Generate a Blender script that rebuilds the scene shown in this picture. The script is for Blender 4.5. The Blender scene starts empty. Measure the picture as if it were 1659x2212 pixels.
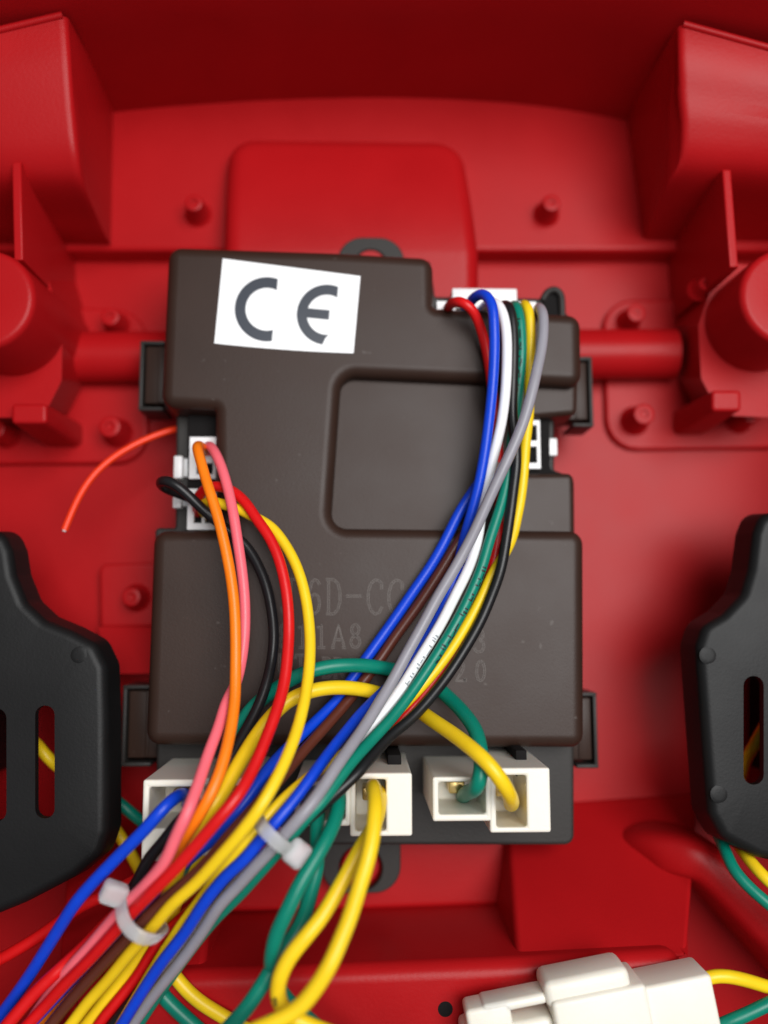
import bpy, bmesh, math, random
import numpy as np
from mathutils import Vector, Matrix
from mathutils.geometry import tessellate_polygon

random.seed(4)
MM = 0.001                      # everything below is laid out in millimetres
W0, H0 = 1659.0, 2212.0         # layout units of the photograph
LENS, SENSOR = 28.0, 24.0
F = LENS / SENSOR * W0          # focal length in layout units
CAM_H = 228.0                   # camera height over the shell floor
NADIR = (775.0, 1330.0)         # where "straight down" falls in the picture

# ------------------------------------------------------------------ camera
sc = bpy.context.scene
col = sc.collection
_n = Vector(((NADIR[0] - W0 / 2) / F, -(NADIR[1] - H0 / 2) / F, -1.0)).normalized()
CAM_R = _n.rotation_difference(Vector((0, 0, -1))).to_matrix()
cam_data = bpy.data.cameras.new('camera')
cam = bpy.data.objects.new('camera', cam_data)
col.objects.link(cam)
cam.matrix_world = Matrix.Translation((0, 0, CAM_H * MM)) @ CAM_R.to_4x4()
cam_data.sensor_fit = 'HORIZONTAL'
cam_data.sensor_width = SENSOR
cam_data.lens = LENS
cam_data.clip_start = 0.01
cam_data.clip_end = 20
cam_data.dof.use_dof = True
cam_data.dof.focus_distance = 0.180
cam_data.dof.aperture_fstop = 5.0
sc.camera = cam

# ------------------------------------------------------------------ light
world = bpy.data.worlds.new('World')
sc.world = world
world.use_nodes = True
bg = world.node_tree.nodes['Background']
bg.inputs[0].default_value = (0.86, 0.92, 1.0, 1)
bg.inputs[1].default_value = 0.17


def area_light(name, loc, target, size, power, color):
    d = bpy.data.lights.new(name, 'AREA')
    d.shape = 'RECTANGLE'
    d.size, d.size_y = size
    d.energy = power
    d.color = color
    o = bpy.data.objects.new(name, d)
    col.objects.link(o)
    o.location = loc
    o.rotation_euler = (Vector(target) - Vector(loc)).to_track_quat('-Z', 'Y').to_euler()
    return o


area_light('window_light', (0.19, 0.12, 0.74), (0.0, 0.02, 0.0), (0.46, 0.46), 6.7, (1.0, 0.99, 0.98))

sc.view_settings.view_transform = 'Standard'
sc.view_settings.look = 'None'
sc.view_settings.exposure = 0.05
sc.view_settings.gamma = 1.0
sc.render.engine = 'CYCLES'
sc.cycles.use_denoising = True
sc.cycles.max_bounces = 8


# ------------------------------------------------------------------ layout
def P(u, v, z):
    """the point at height z (mm) that the photograph shows at (u, v)"""
    d = CAM_R @ Vector(((u - W0 / 2) / F, -(v - H0 / 2) / F, -1.0))
    t = (z - CAM_H) / d.z
    return Vector((d.x * t, d.y * t, z))


AXIS = CAM_R @ Vector((0, 0, -1))


def depth(p):
    return (p - Vector((0, 0, CAM_H))).dot(AXIS)


# ------------------------------------------------------------------ materials
def material(name, color, rough=0.45, spec=0.5, bump=0.0, bump_scale=900.0, var=0.06, var_scale=60.0,
             coat=0.0, sss=0.0, transmission=0.0, metallic=0.0, speck=0.0, rough_var=0.08):
    m = bpy.data.materials.new(name)
    m.use_nodes = True
    nt = m.node_tree
    b = nt.nodes['Principled BSDF']
    tc = nt.nodes.new('ShaderNodeTexCoord')
    n1 = nt.nodes.new('ShaderNodeTexNoise')
    n1.inputs['Scale'].default_value = var_scale
    n1.inputs['Detail'].default_value = 5
    nt.links.new(tc.outputs['Object'], n1.inputs['Vector'])
    ramp = nt.nodes.new('ShaderNodeMapRange')
    ramp.inputs['From Min'].default_value = 0.25
    ramp.inputs['From Max'].default_value = 0.75
    ramp.inputs['To Min'].default_value = 1 - var
    ramp.inputs['To Max'].default_value = 1 + var
    nt.links.new(n1.outputs['Fac'], ramp.inputs['Value'])
    mul = nt.nodes.new('ShaderNodeVectorMath')
    mul.operation = 'SCALE'
    mul.inputs[0].default_value = color
    nt.links.new(ramp.outputs['Result'], mul.inputs['Scale'])
    csock = mul.outputs['Vector']
    if speck > 0:
        sp = nt.nodes.new('ShaderNodeTexNoise')
        sp.inputs['Scale'].default_value = 420
        sp.inputs['Detail'].default_value = 2
        nt.links.new(tc.outputs['Object'], sp.inputs['Vector'])
        sr = nt.nodes.new('ShaderNodeMapRange')
        sr.inputs['From Min'].default_value = 0.735
        sr.inputs['From Max'].default_value = 0.78
        nt.links.new(sp.outputs['Fac'], sr.inputs['Value'])
        sm = nt.nodes.new('ShaderNodeMath')
        sm.operation = 'MULTIPLY'
        sm.inputs[1].default_value = speck
        nt.links.new(sr.outputs['Result'], sm.inputs[0])
        mx = nt.nodes.new('ShaderNodeMix')
        mx.data_type = 'RGBA'
        nt.links.new(sm.outputs[0], mx.inputs['Factor'])
        nt.links.new(csock, mx.inputs['A'])
        mx.inputs['B'].default_value = (0.34, 0.32, 0.3, 1)
        csock = mx.outputs['Result']
    nt.links.new(csock, b.inputs['Base Color'])
    rr = nt.nodes.new('ShaderNodeMapRange')
    rr.inputs['To Min'].default_value = max(0.05, rough - rough_var)
    rr.inputs['To Max'].default_value = rough + rough_var
    nt.links.new(n1.outputs['Fac'], rr.inputs['Value'])
    nt.links.new(rr.outputs['Result'], b.inputs['Roughness'])
    b.inputs['Specular IOR Level'].default_value = spec
    b.inputs['Metallic'].default_value = metallic
    b.inputs['Coat Weight'].default_value = coat
    b.inputs['Coat Roughness'].default_value = 0.25
    if sss > 0:
        b.inputs['Subsurface Weight'].default_value = sss
        b.inputs['Subsurface Radius'].default_value = (1.0, 0.8, 0.6)
        b.inputs['Subsurface Scale'].default_value = 0.0012
    if transmission > 0:
        b.inputs['Transmission Weight'].default_value = transmission
        b.inputs['IOR'].default_value = 1.3
    if bump > 0:
        n2 = nt.nodes.new('ShaderNodeTexNoise')
        n2.inputs['Scale'].default_value = bump_scale
        n2.inputs['Detail'].default_value = 3
        nt.links.new(tc.outputs['Object'], n2.inputs['Vector'])
        bp = nt.nodes.new('ShaderNodeBump')
        bp.inputs['Strength'].default_value = bump
        bp.inputs['Distance'].default_value = 0.0002
        nt.links.new(n2.outputs['Fac'], bp.inputs['Height'])
        nt.links.new(bp.outputs['Normal'], b.inputs['Normal'])
    return m


M_RED = material('red_plastic', (0.39, 0.0066, 0.0088), 0.36, 0.15, bump=0.15, bump_scale=1400, var=0.05, rough_var=0.06)
M_BROWN = material('brown_plastic', (0.034, 0.0175, 0.0123), 0.42, 0.25, bump=0.10, bump_scale=2600, var=0.08, speck=0.12)
M_TRAY = material('grey_plastic', (0.031, 0.028, 0.026), 0.46, 0.22, bump=0.2, bump_scale=2200, var=0.08)
M_BLACK = material('black_plastic', (0.0075, 0.0075, 0.0077), 0.46, 0.23, bump=0.12, bump_scale=1800, var=0.1)
M_SHADE_BLACK = material('shade_black', (0.006, 0.005, 0.005), 0.8, 0.2)  # near-black: painted shade in holes and gaps, plus the black locking tabs
M_NYLON = material('cream_nylon', (0.86, 0.82, 0.72), 0.38, 0.5, sss=0.25, var=0.03)
M_WHITE_PLUG = material('white_plug', (0.84, 0.83, 0.83), 0.35, 0.5, sss=0.1, var=0.02)
M_BRASS = material('brass', (0.75, 0.55, 0.22), 0.28, 0.5, metallic=1.0)
M_TIE = material('tie_nylon', (0.93, 0.94, 0.95), 0.30, 0.5, transmission=0.72, var=0.02)
M_PAPER = material('sticker_paper', (0.92, 0.93, 0.94), 0.30, 0.5, var=0.01)
M_INK = material('sticker_ink', (0.042, 0.050, 0.066), 0.30, 0.35, var=0.04)
M_PRINT = material('wire_print', (0.012, 0.02, 0.02), 0.5, 0.4)
M_FAINT = material('faint_print', (0.34, 0.36, 0.38), 0.5, 0.4)
M_LETTER = material('raised_letter', (0.115, 0.095, 0.085), 0.5, 0.4)
WIRE = {}
for nm, c in dict(orange=(0.98, 0.215, 0.006), pink=(0.90, 0.15, 0.19), black=(0.010, 0.010, 0.011), red=(0.66, 0.007, 0.008),
                  yellow=(0.90, 0.61, 0.012), blue=(0.003, 0.055, 0.62), brown=(0.105, 0.026, 0.015), white=(0.90, 0.90, 0.92),
                  green=(0.001, 0.20, 0.135), grey=(0.29, 0.28, 0.315), antenna=(0.92, 0.045, 0.008)).items():
    WIRE[nm] = material('wire_' + nm, c, 0.36, 0.36, bump=0.06, bump_scale=1500, var=0.05, var_scale=240, sss=0.0 if nm in ('black', 'brown') else 0.08)


# ------------------------------------------------------------------ mesh helpers
def link(name, verts, faces, mat, parent=None, smooth=True, angle=40):
    me = bpy.data.meshes.new(name)
    me.from_pydata([(v[0] * MM, v[1] * MM, v[2] * MM) for v in verts], [], faces)
    bm = bmesh.new()
    bm.from_mesh(me)
    bmesh.ops.recalc_face_normals(bm, faces=bm.faces)
    bm.to_mesh(me)
    bm.free()
    if smooth:
        me.polygons.foreach_set('use_smooth', [True] * len(me.polygons))
        me.set_sharp_from_angle(angle=math.radians(angle))
    me.materials.append(mat)
    o = bpy.data.objects.new(name, me)
    col.objects.link(o)
    if parent is not None:
        o.parent = parent
    return o


class MB:
    def __init__(self):
        self.v, self.f = [], []

    def add(self, verts, faces):
        n = len(self.v)
        self.v += [tuple(x) for x in verts]
        self.f += [tuple(i + n for i in f) for f in faces]
        return self

    def build(self, name, mat, parent=None, smooth=True, angle=40):
        return link(name, self.v, self.f, mat, parent, smooth, angle)


def thing(name, label, cat, group=None):
    o = bpy.data.objects.new(name, None)
    o.empty_display_size = 0.01
    col.objects.link(o)
    return tag(o, label, cat, group)


def tag(o, label, cat, group=None):
    o['label'] = label
    o['category'] = cat
    if group:
        o['group'] = group
    return o


def fillet(pts, rads, seg=5):
    """round the corners of a polygon of 2D points"""
    n = len(pts)
    if not hasattr(rads, '__len__'):
        rads = [rads] * n
    out = []
    for i in range(n):
        p, a, b = Vector(pts[i][:2]), Vector(pts[i - 1][:2]), Vector(pts[(i + 1) % n][:2])
        r = rads[i]
        if r <= 0:
            out.append(p)
            continue
        da, db = (a - p), (b - p)
        la, lb = da.length, db.length
        da, db = da / la, db / lb
        ang = da.angle(db)
        if ang > math.pi - 0.05:
            out.append(p)
            continue
        t = min(r / math.tan(ang / 2), la * 0.48, lb * 0.48)
        r2 = t * math.tan(ang / 2)
        c = p + (da + db).normalized() * (r2 / math.sin(ang / 2))
        s, e = p + da * t - c, p + db * t - c
        a0 = math.atan2(s.y, s.x)
        a1 = math.atan2(e.y, e.x)
        d = (a1 - a0 + math.pi) % (2 * math.pi) - math.pi
        for k in range(seg + 1):
            an = a0 + d * k / seg
            out.append(c + Vector((math.cos(an), math.sin(an))) * r2)
    return out


def area2(poly):
    return sum(poly[i - 1][0] * poly[i][1] - poly[i][0] * poly[i - 1][1] for i in range(len(poly))) / 2


def offset(poly, d):
    """move a CCW polygon inwards by d"""
    n = len(poly)
    out = []
    for i in range(n):
        p, a, b = Vector(poly[i]), Vector(poly[i - 1]), Vector(poly[(i + 1) % n])
        e1, e2 = (p - a).normalized(), (b - p).normalized()
        n1, n2 = Vector((-e1.y, e1.x)), Vector((-e2.y, e2.x))
        m = n1 + n2
        if m.length < 1e-6:
            m = n1
        m.normalize()
        c = max(0.5, m.dot(n1))
        out.append(p + m * (d / c))
    return out


def rings_mesh(rings, cap0=True, cap1=True):
    n = len(rings[0])
    v = [p for r in rings for p in r]
    f = []
    for k in range(len(rings) - 1):
        for i in range(n):
            j = (i + 1) % n
            f.append((k * n + i, k * n + j, (k + 1) * n + j, (k + 1) * n + i))
    for on, k in ((cap0, 0), (cap1, len(rings) - 1)):
        if on:
            ring = [Vector(p) for p in rings[k]]
            f += [tuple(k * n + i for i in t) for t in tessellate_polygon([ring])]
    return v, f


def prism(poly, z0, z1, bevel=0.6, draft=0.0, seg=3, zfun=None):
    """upright block with rounded upper rim; draft widens the foot"""
    poly = [Vector(p[:2]) for p in poly]
    if area2(poly) < 0:
        poly = poly[::-1]
    R = [(offset(poly, -draft), z0), ] if draft else [(poly, z0)]
    for k in range(seg + 1):
        a = math.pi / 2 * k / seg
        R.append((offset(poly, bevel * (1 - math.cos(a))), z1 - bevel * (1 - math.sin(a))))
    R.append((offset(poly, bevel + min(0.2, bevel * 0.25)), z1))
    rings = [[(p.x, p.y, z + (zfun(p) if zfun and z > z0 else 0)) for p in r] for r, z in R]
    return rings_mesh(rings)


def px(pts, z):
    return [P(u, v, z).xy for u, v in pts]


def slab(lo, hi, bevel=0.25, frame=None, seg=2):
    """box lo..hi with all rims rounded; frame is an optional matrix"""
    bm = bmesh.new()
    bmesh.ops.create_cube(bm, size=1.0)
    c = [(a + b) / 2 for a, b in zip(lo, hi)]
    s = [abs(b - a) for a, b in zip(lo, hi)]
    for v in bm.verts:
        v.co = Vector((c[0] + v.co.x * s[0], c[1] + v.co.y * s[1], c[2] + v.co.z * s[2]))
    if bevel > 0:
        bmesh.ops.bevel(bm, geom=bm.edges[:], offset=min(bevel, min(s) * 0.45), segments=seg, profile=0.5, affect='EDGES')
    if frame is not None:
        bmesh.ops.transform(bm, matrix=frame, verts=bm.verts)
    bm.verts.index_update()
    v = [tuple(x.co) for x in bm.verts]
    f = [tuple(x.index for x in fc.verts) for fc in bm.faces]
    bm.free()
    return v, f


def lathe(c, prof, n=28):
    rings = [[(c[0] + r * math.cos(2 * math.pi * k / n), c[1] + r * math.sin(2 * math.pi * k / n), c[2] + z) for k in range(n)] for r, z in prof]
    return rings_mesh(rings)


def spline(ctrl, step=None, n=14):
    """Catmull-Rom through control points"""
    c = np.array(ctrl, float)
    c = np.vstack([2 * c[0] - c[1], c, 2 * c[-1] - c[-2]])
    out = []
    for i in range(1, len(c) - 2):
        p0, p1, p2, p3 = c[i - 1], c[i], c[i + 1], c[i + 2]
        d0 = max(1e-6, np.linalg.norm(p1 - p0)) ** 0.5
        d1 = max(1e-6, np.linalg.norm(p2 - p1)) ** 0.5
        d2 = max(1e-6, np.linalg.norm(p3 - p2)) ** 0.5
        t0, t1 = 0, d0
        t2, t3 = d0 + d1, d0 + d1 + d2
        for t in np.linspace(t1, t2, n, endpoint=False):
            A1 = (t1 - t) / (t1 - t0) * p0 + (t - t0) / (t1 - t0) * p1
            A2 = (t2 - t) / (t2 - t1) * p1 + (t - t1) / (t2 - t1) * p2
            A3 = (t3 - t) / (t3 - t2) * p2 + (t - t2) / (t3 - t2) * p3
            B1 = (t2 - t) / (t2 - t0) * A1 + (t - t0) / (t2 - t0) * A2
            B2 = (t3 - t) / (t3 - t1) * A2 + (t - t1) / (t3 - t1) * A3
            out.append((t2 - t) / (t2 - t1) * B1 + (t - t1) / (t2 - t1) * B2)
    out.append(c[-2])
    out = np.array(out)
    if step:
        seg = np.linalg.norm(np.diff(out, axis=0), axis=1)
        s = np.concatenate([[0], np.cumsum(seg)])
        m = max(4, int(s[-1] / step))
        q = np.linspace(0, s[-1], m)
        out = np.stack([np.interp(q, s, out[:, k]) for k in range(out.shape[1])], 1)
    return out


def frames(pts):
    T = []
    for i in range(len(pts)):
        a, b = pts[max(0, i - 1)], pts[min(len(pts) - 1, i + 1)]
        T.append((b - a).normalized())
    up = Vector((0, 0, 1))
    if abs(T[0].dot(up)) > 0.9:
        up = Vector((1, 0, 0))
    N = (up - T[0] * up.dot(T[0])).normalized()
    out = []
    for t in T:
        N = (N - t * N.dot(t)).normalized()
        out.append((t, N, t.cross(N)))
    return out


def tube(pts, r, sides=16):
    pts = [Vector(p) for p in pts]
    fr = frames(pts)
    rings = []
    for p, (t, a, b) in zip(pts, fr):
        rings.append([tuple(p + (a * math.cos(2 * math.pi * k / sides) + b * math.sin(2 * math.pi * k / sides)) * r) for k in range(sides)])
    return rings_mesh(rings)


# ------------------------------------------------------------------ the moulded red shell (setting)
floor = link('shell_floor', [(-230, -150, 0), (230, -150, 0), (230, 200, 0), (-230, 200, 0)], [(0, 1, 2, 3)], M_RED)
floor['kind'] = 'structure'
floor['label'] = 'red moulded plastic shell that carries the control box'


def red(name, vf, angle=40):
    return link(name, vf[0], vf[1], M_RED, floor, True, angle)


LEDGE = 7.0
red('raised_ledge', prism(px([(-420, 541), (-420, 40), (2080, 40), (2080, 543)], LEDGE), -1, LEDGE, 1.2))
# tall curved back wall
curve = [(-380, 330), (-100, 285), (100, 262), (250, 242), (400, 228), (600, 216), (830, 211), (1050, 219), (1200, 234), (1340, 258), (1500, 290), (1750, 335), (2050, 400)]
base = [P(u, v, LEDGE) for u, v in spline(curve, 25)]
prof = [(0.0, LEDGE - 2), (0.0, LEDGE + 0.0), (1.6, LEDGE + 30), (2.6, LEDGE + 56), (3.6, LEDGE + 57.5), (8, LEDGE + 57.5), (8, LEDGE - 2)]
v, f = [], []
nb = len(base)
for dy, z in prof:
    for p in base:
        v.append((p.x, p.y + dy, z))
for k in range(len(prof) - 1):
    for i in range(nb - 1):
        f.append((k * nb + i, k * nb + i + 1, (k + 1) * nb + i + 1, (k + 1) * nb + i))
red('back_wall', (v, f))


# unseen side walls and front skirt, added beyond the frame to shade the floor
for sx in (-1, 1):
    red('added_side_wall', slab((sx * 128 - 3, -150, -1), (sx * 128 + 3, 130, 74), 1.2))
red('added_front_skirt', slab((-124.9, -150, -1), (124.9, -144, 66), 1.2))

# corner pods either side of the back wall
def pod(pro, far_shift, sgn, lip):
    ring_in, ring_out = [], []
    pts = [P(*q) for q in spline(pro, 14)]
    poly = [(p.y, p.z, p.x) for p in pts]
    first, last = pts[0], pts[-1]
    inn = [Vector(p) for p in pts] + [Vector((last.x, last.y, -1)), Vector((first.x, first.y + 2, -1))]
    L = 45.0
    rings = []
    for k, (dx, din) in enumerate([(0.0, 1.5), (0.25, 0.55), (0.9, 0.08), (2.0, 0.0), (L, 0.0)]):
        ring = []
        for q in inn:
            nrm_drop = din if q.z > 3 else 0
            k_s = min(1.0, max(0.0, (q.y - pts[-1].y) / (pts[0].y - pts[-1].y)))
            sh = far_shift * dx * k_s
            ring.append((q.x + sgn * dx, q.y + sh, q.z - nrm_drop))
        rings.append(ring)
    red('corner_pod', rings_mesh(rings))
    a = Vector(first) + Vector((sgn * 1.0, 0, 0))
    b = a + Vector((sgn * L, far_shift * L, 0))
    red('pod_lip', tube([a, a.lerp(b, 0.3), b], 0.8, 10))


pod([(145, 33, 44), (152, 130, 42.5), (158.7, 231.5, 40), (168.7, 330.7, 37), (175, 380, 34), (185, 413, 30), (205, 460, 22), (231, 516, 11), (244, 531, 5)], -0.28, -1, True)
pod([(1466, 52, 46), (1467, 130, 45), (1469, 198, 43), (1474, 264, 41), (1467, 347, 37), (1443, 390, 32), (1422, 440, 23), (1401, 496, 12), (1385, 528, 5)], -0.28, 1, True)

# central hump behind the box
hl, hr0, hr1 = P(487, 500, 14).x, P(996, 330, 14).x, P(1033, 640, 14).x
hy1, hy0_ = P(700, 296, 12).y, P(700, 700, 14).y
NX, NY, rE, rC = 76, 84, 4.2, 7.0
hv, hf = [], []
yc = P(700, 545, 18).y
for j in range(NY + 1):
    y = hy0_ + (hy1 + 0.6 - hy0_) * j / NY
    k = (hy1 - y) / (hy1 - hy0_)
    xr = hr0 + (hr1 - hr0) * max(0.0, min(1.0, k * 1.5)) ** 0.8
    cx, hw = (hl + xr) / 2, (xr - hl) / 2
    for i in range(NX + 1):
        x = cx + (hw + 0.6) * (2 * i / NX - 1)
        qx, qy = abs(x - cx) - hw + rC, y - hy1 + rC
        sd = math.hypot(max(qx, 0), max(qy, 0)) + min(max(qx, qy), 0) - rC
        dd = min(rE, max(0.0, -sd))
        z = 19.0 - max(0.0, y - yc) ** 2 * 0.0058 - max(0.0, yc - y) * 0.06
        z -= (rE - math.sqrt(max(0.0, rE * rE - (rE - dd) ** 2)))
        hv.append((x, y, z if sd < 0 else 0.0))
for j in range(NY):
    for i in range(NX):
        a_ = j * (NX + 1) + i
        hf.append((a_, a_ + 1, a_ + NX + 2, a_ + NX + 1))
red('centre_hump', (hv, hf), 75)

# screw bosses, standing cones, ribs
for du, cu, cv in ((-1, -40, 645), (1, 1709, 640)):
    c = P(cu, cv, 40)
    red('round_boss', lathe((c.x, c.y, 0), [(13.6, -1), (12.8, 2), (11.9, 20), (11.3, 38.5), (11.0, 39.4), (10.4, 39.9), (9.6, 40.0), (3.2, 39.7), (2.6, 38.8), (2.0, 39.4), (0.4, 39.6)], 44))
for a, b in (((37, 352, 37), (38, 560, 38)), ((1568, 368, 37), (1588, 575, 38))):
    p, q = P(*a), P(*b)
    d = (q - p).xy.normalized()
    s = Vector((-d.y, d.x)) * 1.0
    pl = [p.xy + s, p.xy - s, q.xy - s, q.xy + s]
    red('stiffening_rib', prism(pl, -1, 37.5, 0.4))
for u0, u1, v0, v1 in ((24, 101, 871, 915), (1538, 1602, 842, 888)):
    red('stop_block', prism(fillet(px([(u0, v0), (u1, v0), (u1, v1), (u0, v1)], 26), 1.0), -1, 26, 0.8, 1.0))
# long half-round bar under the box
a, b = P(172, 772, 6.3), P(1455, 765, 6.3)
red('half_round_bar', tube([a, a.lerp(b, 0.5), b], 6.4, 40))
# outward cone flanks next to the bosses
for pts in ([(60, 575), (150, 560), (192, 705), (190, 820), (150, 900), (40, 900), (-120, 760)], [(1590, 575), (1500, 560), (1452, 700), (1458, 815), (1500, 895), (1610, 900), (1780, 760)]):
    lo = px(pts, 0)
    hi = px([(u + (-60 if u < 800 else 60), v) for u, v in pts], 22)
    rings = [[(p.x, p.y, -1) for p in fillet(lo, 3)], [(p.x, p.y, 21) for p in fillet(hi, 3)]]
    o = red('boss_flank', rings_mesh(rings))
    md = o.modifiers.new('soft_edge', 'BEVEL')
    md.width, md.segments, md.limit_method = 1.4 * MM, 3, 'ANGLE'
# low plates that carry pegs
red('peg_plate', prism(fillet(px([(-220, 652), (312, 668), (322, 1000), (-220, 1004)], 2.2), [0, 8, 8, 0]), -1, 2.2, 0.7))
red('peg_plate', prism(fillet(px([(1302, 648), (1830, 640), (1830, 960), (1660, 968), (1312, 972)], 2.2), [8, 0, 0, 0, 8]), -1, 2.2, 0.7))
red('peg_plate', prism(fillet(px([(214, 1218), (420, 1214), (420, 1352), (216, 1356)], 4), [2, 0, 0, 1]), -1, 4, 0.7))
lo = P(216, 1350, 4)
w = px([(216, 1354), (420, 1354), (420, 1450), (250, 1452)], 2)
MB().add([(w[0].x, w[0].y, 3.9), (w[1].x, w[1].y, 3.9), (w[2].x, w[2].y, 9), (w[3].x, w[3].y, 9), (w[0].x, w[0].y, -1), (w[1].x, w[1].y, -1), (w[2].x, w[2].y, -1), (w[3].x, w[3].y, -1)],
         [(0, 1, 2, 3), (0, 4, 5, 1), (1, 5, 6, 2), (2, 6, 7, 3), (3, 7, 4, 0)]).build('sloping_foot', M_RED, floor)
for u, v_, z0, z1, r in ((418, 437, LEDGE, LEDGE + 7, 2.3), (1192, 437, LEDGE, LEDGE + 7, 2.3), (237, 683, 2, 9.5, 2.35), (1375, 675, 2, 9.5, 2.35), (236, 921, 2, 10.5, 2.7),
                         (1392, 894, 2, 10.5, 2.7), (1625, 893, 2, 10.5, 2.5), (-12, 925, 2, 10.5, 2.5), (283, 1290, 4, 10, 2.3), (1524, 612, 20, 24, 1.6)):
    c = P(u, v_, z1)
    red('moulded_peg', lathe((c.x, c.y, z0 - 0.5), [(r * 1.75, 0), (r * 1.35, 0.9), (r * 1.18, 1.8), (r, z1 - z0 - 0.1), (r * 0.93, z1 - z0 + 0.35), (r * 0.8, z1 - z0 + 0.5), (r * 0.42, z1 - z0 + 0.42), (r * 0.3, z1 - z0 - 0.1), (0.02, z1 - z0 - 0.15)], 24))

# front ledge, its shelf and the sloping flanks
RIM = 39.0
red('front_ledge', prism(fillet(px([(130, 2122), (380, 2104), (800, 2088), (1150, 2074), (1483, 2056), (1500, 2560), (130, 2560)], RIM), [3, 0, 0, 0, 4, 0, 0]), -1, RIM, 3.2, 0.8, 7))
red('mount_shelf', prism(fillet(px([(470, 1760), (1096, 1760), (1097, 1956), (800, 1966), (470, 1972)], 6), 1.5), -1, 6, 1.2))


def wedge(name, lo, hi, zl, zh):
    """slope from the lower picture line lo to the upper one hi, closed down to the floor"""
    A, B = [P(u, v, zl) for u, v in lo], [P(u, v, zh) for u, v in hi]
    vv = A + B + [Vector((p.x, p.y, -1)) for p in A] + [Vector((p.x, p.y, -1)) for p in B]
    o = red(name, (vv, [(0, 1, 3, 2), (0, 4, 5, 1), (1, 5, 7, 3), (3, 7, 6, 2), (2, 6, 4, 0)]))
    md = o.modifiers.new('soft_edge', 'BEVEL')
    md.width, md.segments = 1.6 * MM, 4


wedge('sloping_flank', [(1092, 1742), (1512, 1712)], [(1118, 2092), (1488, 2070)], 0.3, RIM - 1.5)
wedge('sloping_flank', [(478, 1760), (150, 1775)], [(440, 2118), (120, 2126)], 0.3, RIM - 1.5)
# rounded rib wall at the corner, flaring out where it begins
ridge = [P(*q) for q in spline([(1326, 1846, 4), (1362, 1848, 11), (1410, 1850, 18), (1470, 1856, 22.5), (1530, 1872, 24.5), (1590, 1925, 25.5), (1680, 2022, 26), (1830, 2190, 26)], 10)]
sec = [(-5.0, -30), (-4.9, -6.0), (-4.5, -3.2), (-3.7, -1.2), (-2.4, -0.25), (0, 0), (2.4, -0.25), (3.7, -1.2), (4.5, -3.2), (4.9, -6.0), (5.0, -30)]
rg = []
for p, (tg, _, _) in zip(ridge, frames(ridge)):
    d2 = Vector((tg.x, tg.y, 0)).normalized()
    n2 = Vector((-d2.y, d2.x, 0))
    rg.append([(p.x + n2.x * a_, p.y + n2.y * a_, p.z + b_) for a_, b_ in sec])
red('corner_ridge', rings_mesh(rg), 50)
g = [P(1352, 1866, 10), P(1412, 1882, 14), P(1482, 1896, 16), P(1486, 2066, 37.5), P(1452, 2030, 33.5), P(1400, 1945, 23)]
link('corner_gusset', g + [Vector((p.x, p.y, -1)) for p in g], [(0, 1, 5), (1, 2, 5), (2, 4, 5), (2, 3, 4)] + [(i, (i + 1) % 6, (i + 1) % 6 + 6, i + 6) for i in range(6)], M_RED, floor, True, 70)
# small holes in the front ledge: near-black discs, their shade is only colour
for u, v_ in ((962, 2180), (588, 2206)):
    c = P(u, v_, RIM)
    link('hole_shade', *lathe((c.x, c.y, RIM - 0.25), [(1.5, 0), (1.5, 0.27), (1.4, 0.3), (0.05, 0.28)], 20), M_SHADE_BLACK, floor)

# ------------------------------------------------------------------ control box
TOP, REC, BASE, LOW = 34.0, 29.8, 24.0, 9.0
box = thing('control_box', 'brown plastic control box with a grey tray and white sockets', 'control box')
raised = [(366, 537), (725, 549), (934, 561), (936, 668), (1252, 684), (1254, 838), (737, 815), (714, 1142), (1258, 1148), (1259, 1614), (317, 1608), (334, 1148), (468, 1146), (466, 888), (350, 882)]
rr_ = [3.0, 0, 3.0, 0.7, 3.0, 2.9, 3.4, 3.4, 3.0, 2.9, 3.0, 3.0, 0.6, 0.6, 3.0]
cover_mesh = MB()
cover_mesh.add(*prism(fillet(px(raised, 31.6), rr_, 6), 19.5, TOP, 2.7, 0.35, 8))
recess = [(700, 800), (1246, 820), (1245, 897), (1150, 905), (1120, 905), (1120, 1024), (1150, 1024), (1238, 1023), (1240, 1165), (700, 1165)]
cover_mesh.add(*prism(fillet(px(recess, 28.6), [0, 0, 1.6, 0, 0, 0, 0, 1.6, 0, 0], 5), 19.7, REC, 1.3, 0.0, 4))
cover = cover_mesh.build('cover', M_BROWN, box)
cover['label'] = 'brown lid with a sunken panel'
# fillet between the raised rim and the sunken panel
lip_path = [(1240, 850), (1000, 843), (800, 836), (757, 838), (738, 860), (733, 960), (728, 1090), (738, 1122), (770, 1134), (1000, 1136), (1232, 1139)]
tray_poly = [(372, 548), (930, 562), (940, 640), (1200, 644), (1243, 700), (1243, 890), (1198, 905), (1198, 1015), (1239, 1030), (1241, 1826), (338, 1826), (334, 1140), (378, 1140), (380, 895), (354, 880)]
tray = link('tray', *prism(fillet(px(tray_poly, BASE), [1.5, 1, .5, .8, 1.5, .6, .6, .6, .6, 2.2, 2.2, 1, .5, .5, 1], 5), LOW, BASE, 0.7, 0.0, 3), M_TRAY, box)
seam_poly = [(372, 552), (926, 572), (932, 682), (1242, 698), (1244, 876), (1188, 905), (1188, 1015), (1240, 1034), (1246, 1600), (332, 1596), (346, 1156), (404, 1150), (406, 884), (362, 876)]
link('seam_shade', *prism(fillet(px(seam_poly, 26.5), 1.5), BASE - 1, 26.5, 0.3), M_SHADE_BLACK, box)  # near-black slab painting the shade in the gap between lid and tray


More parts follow.
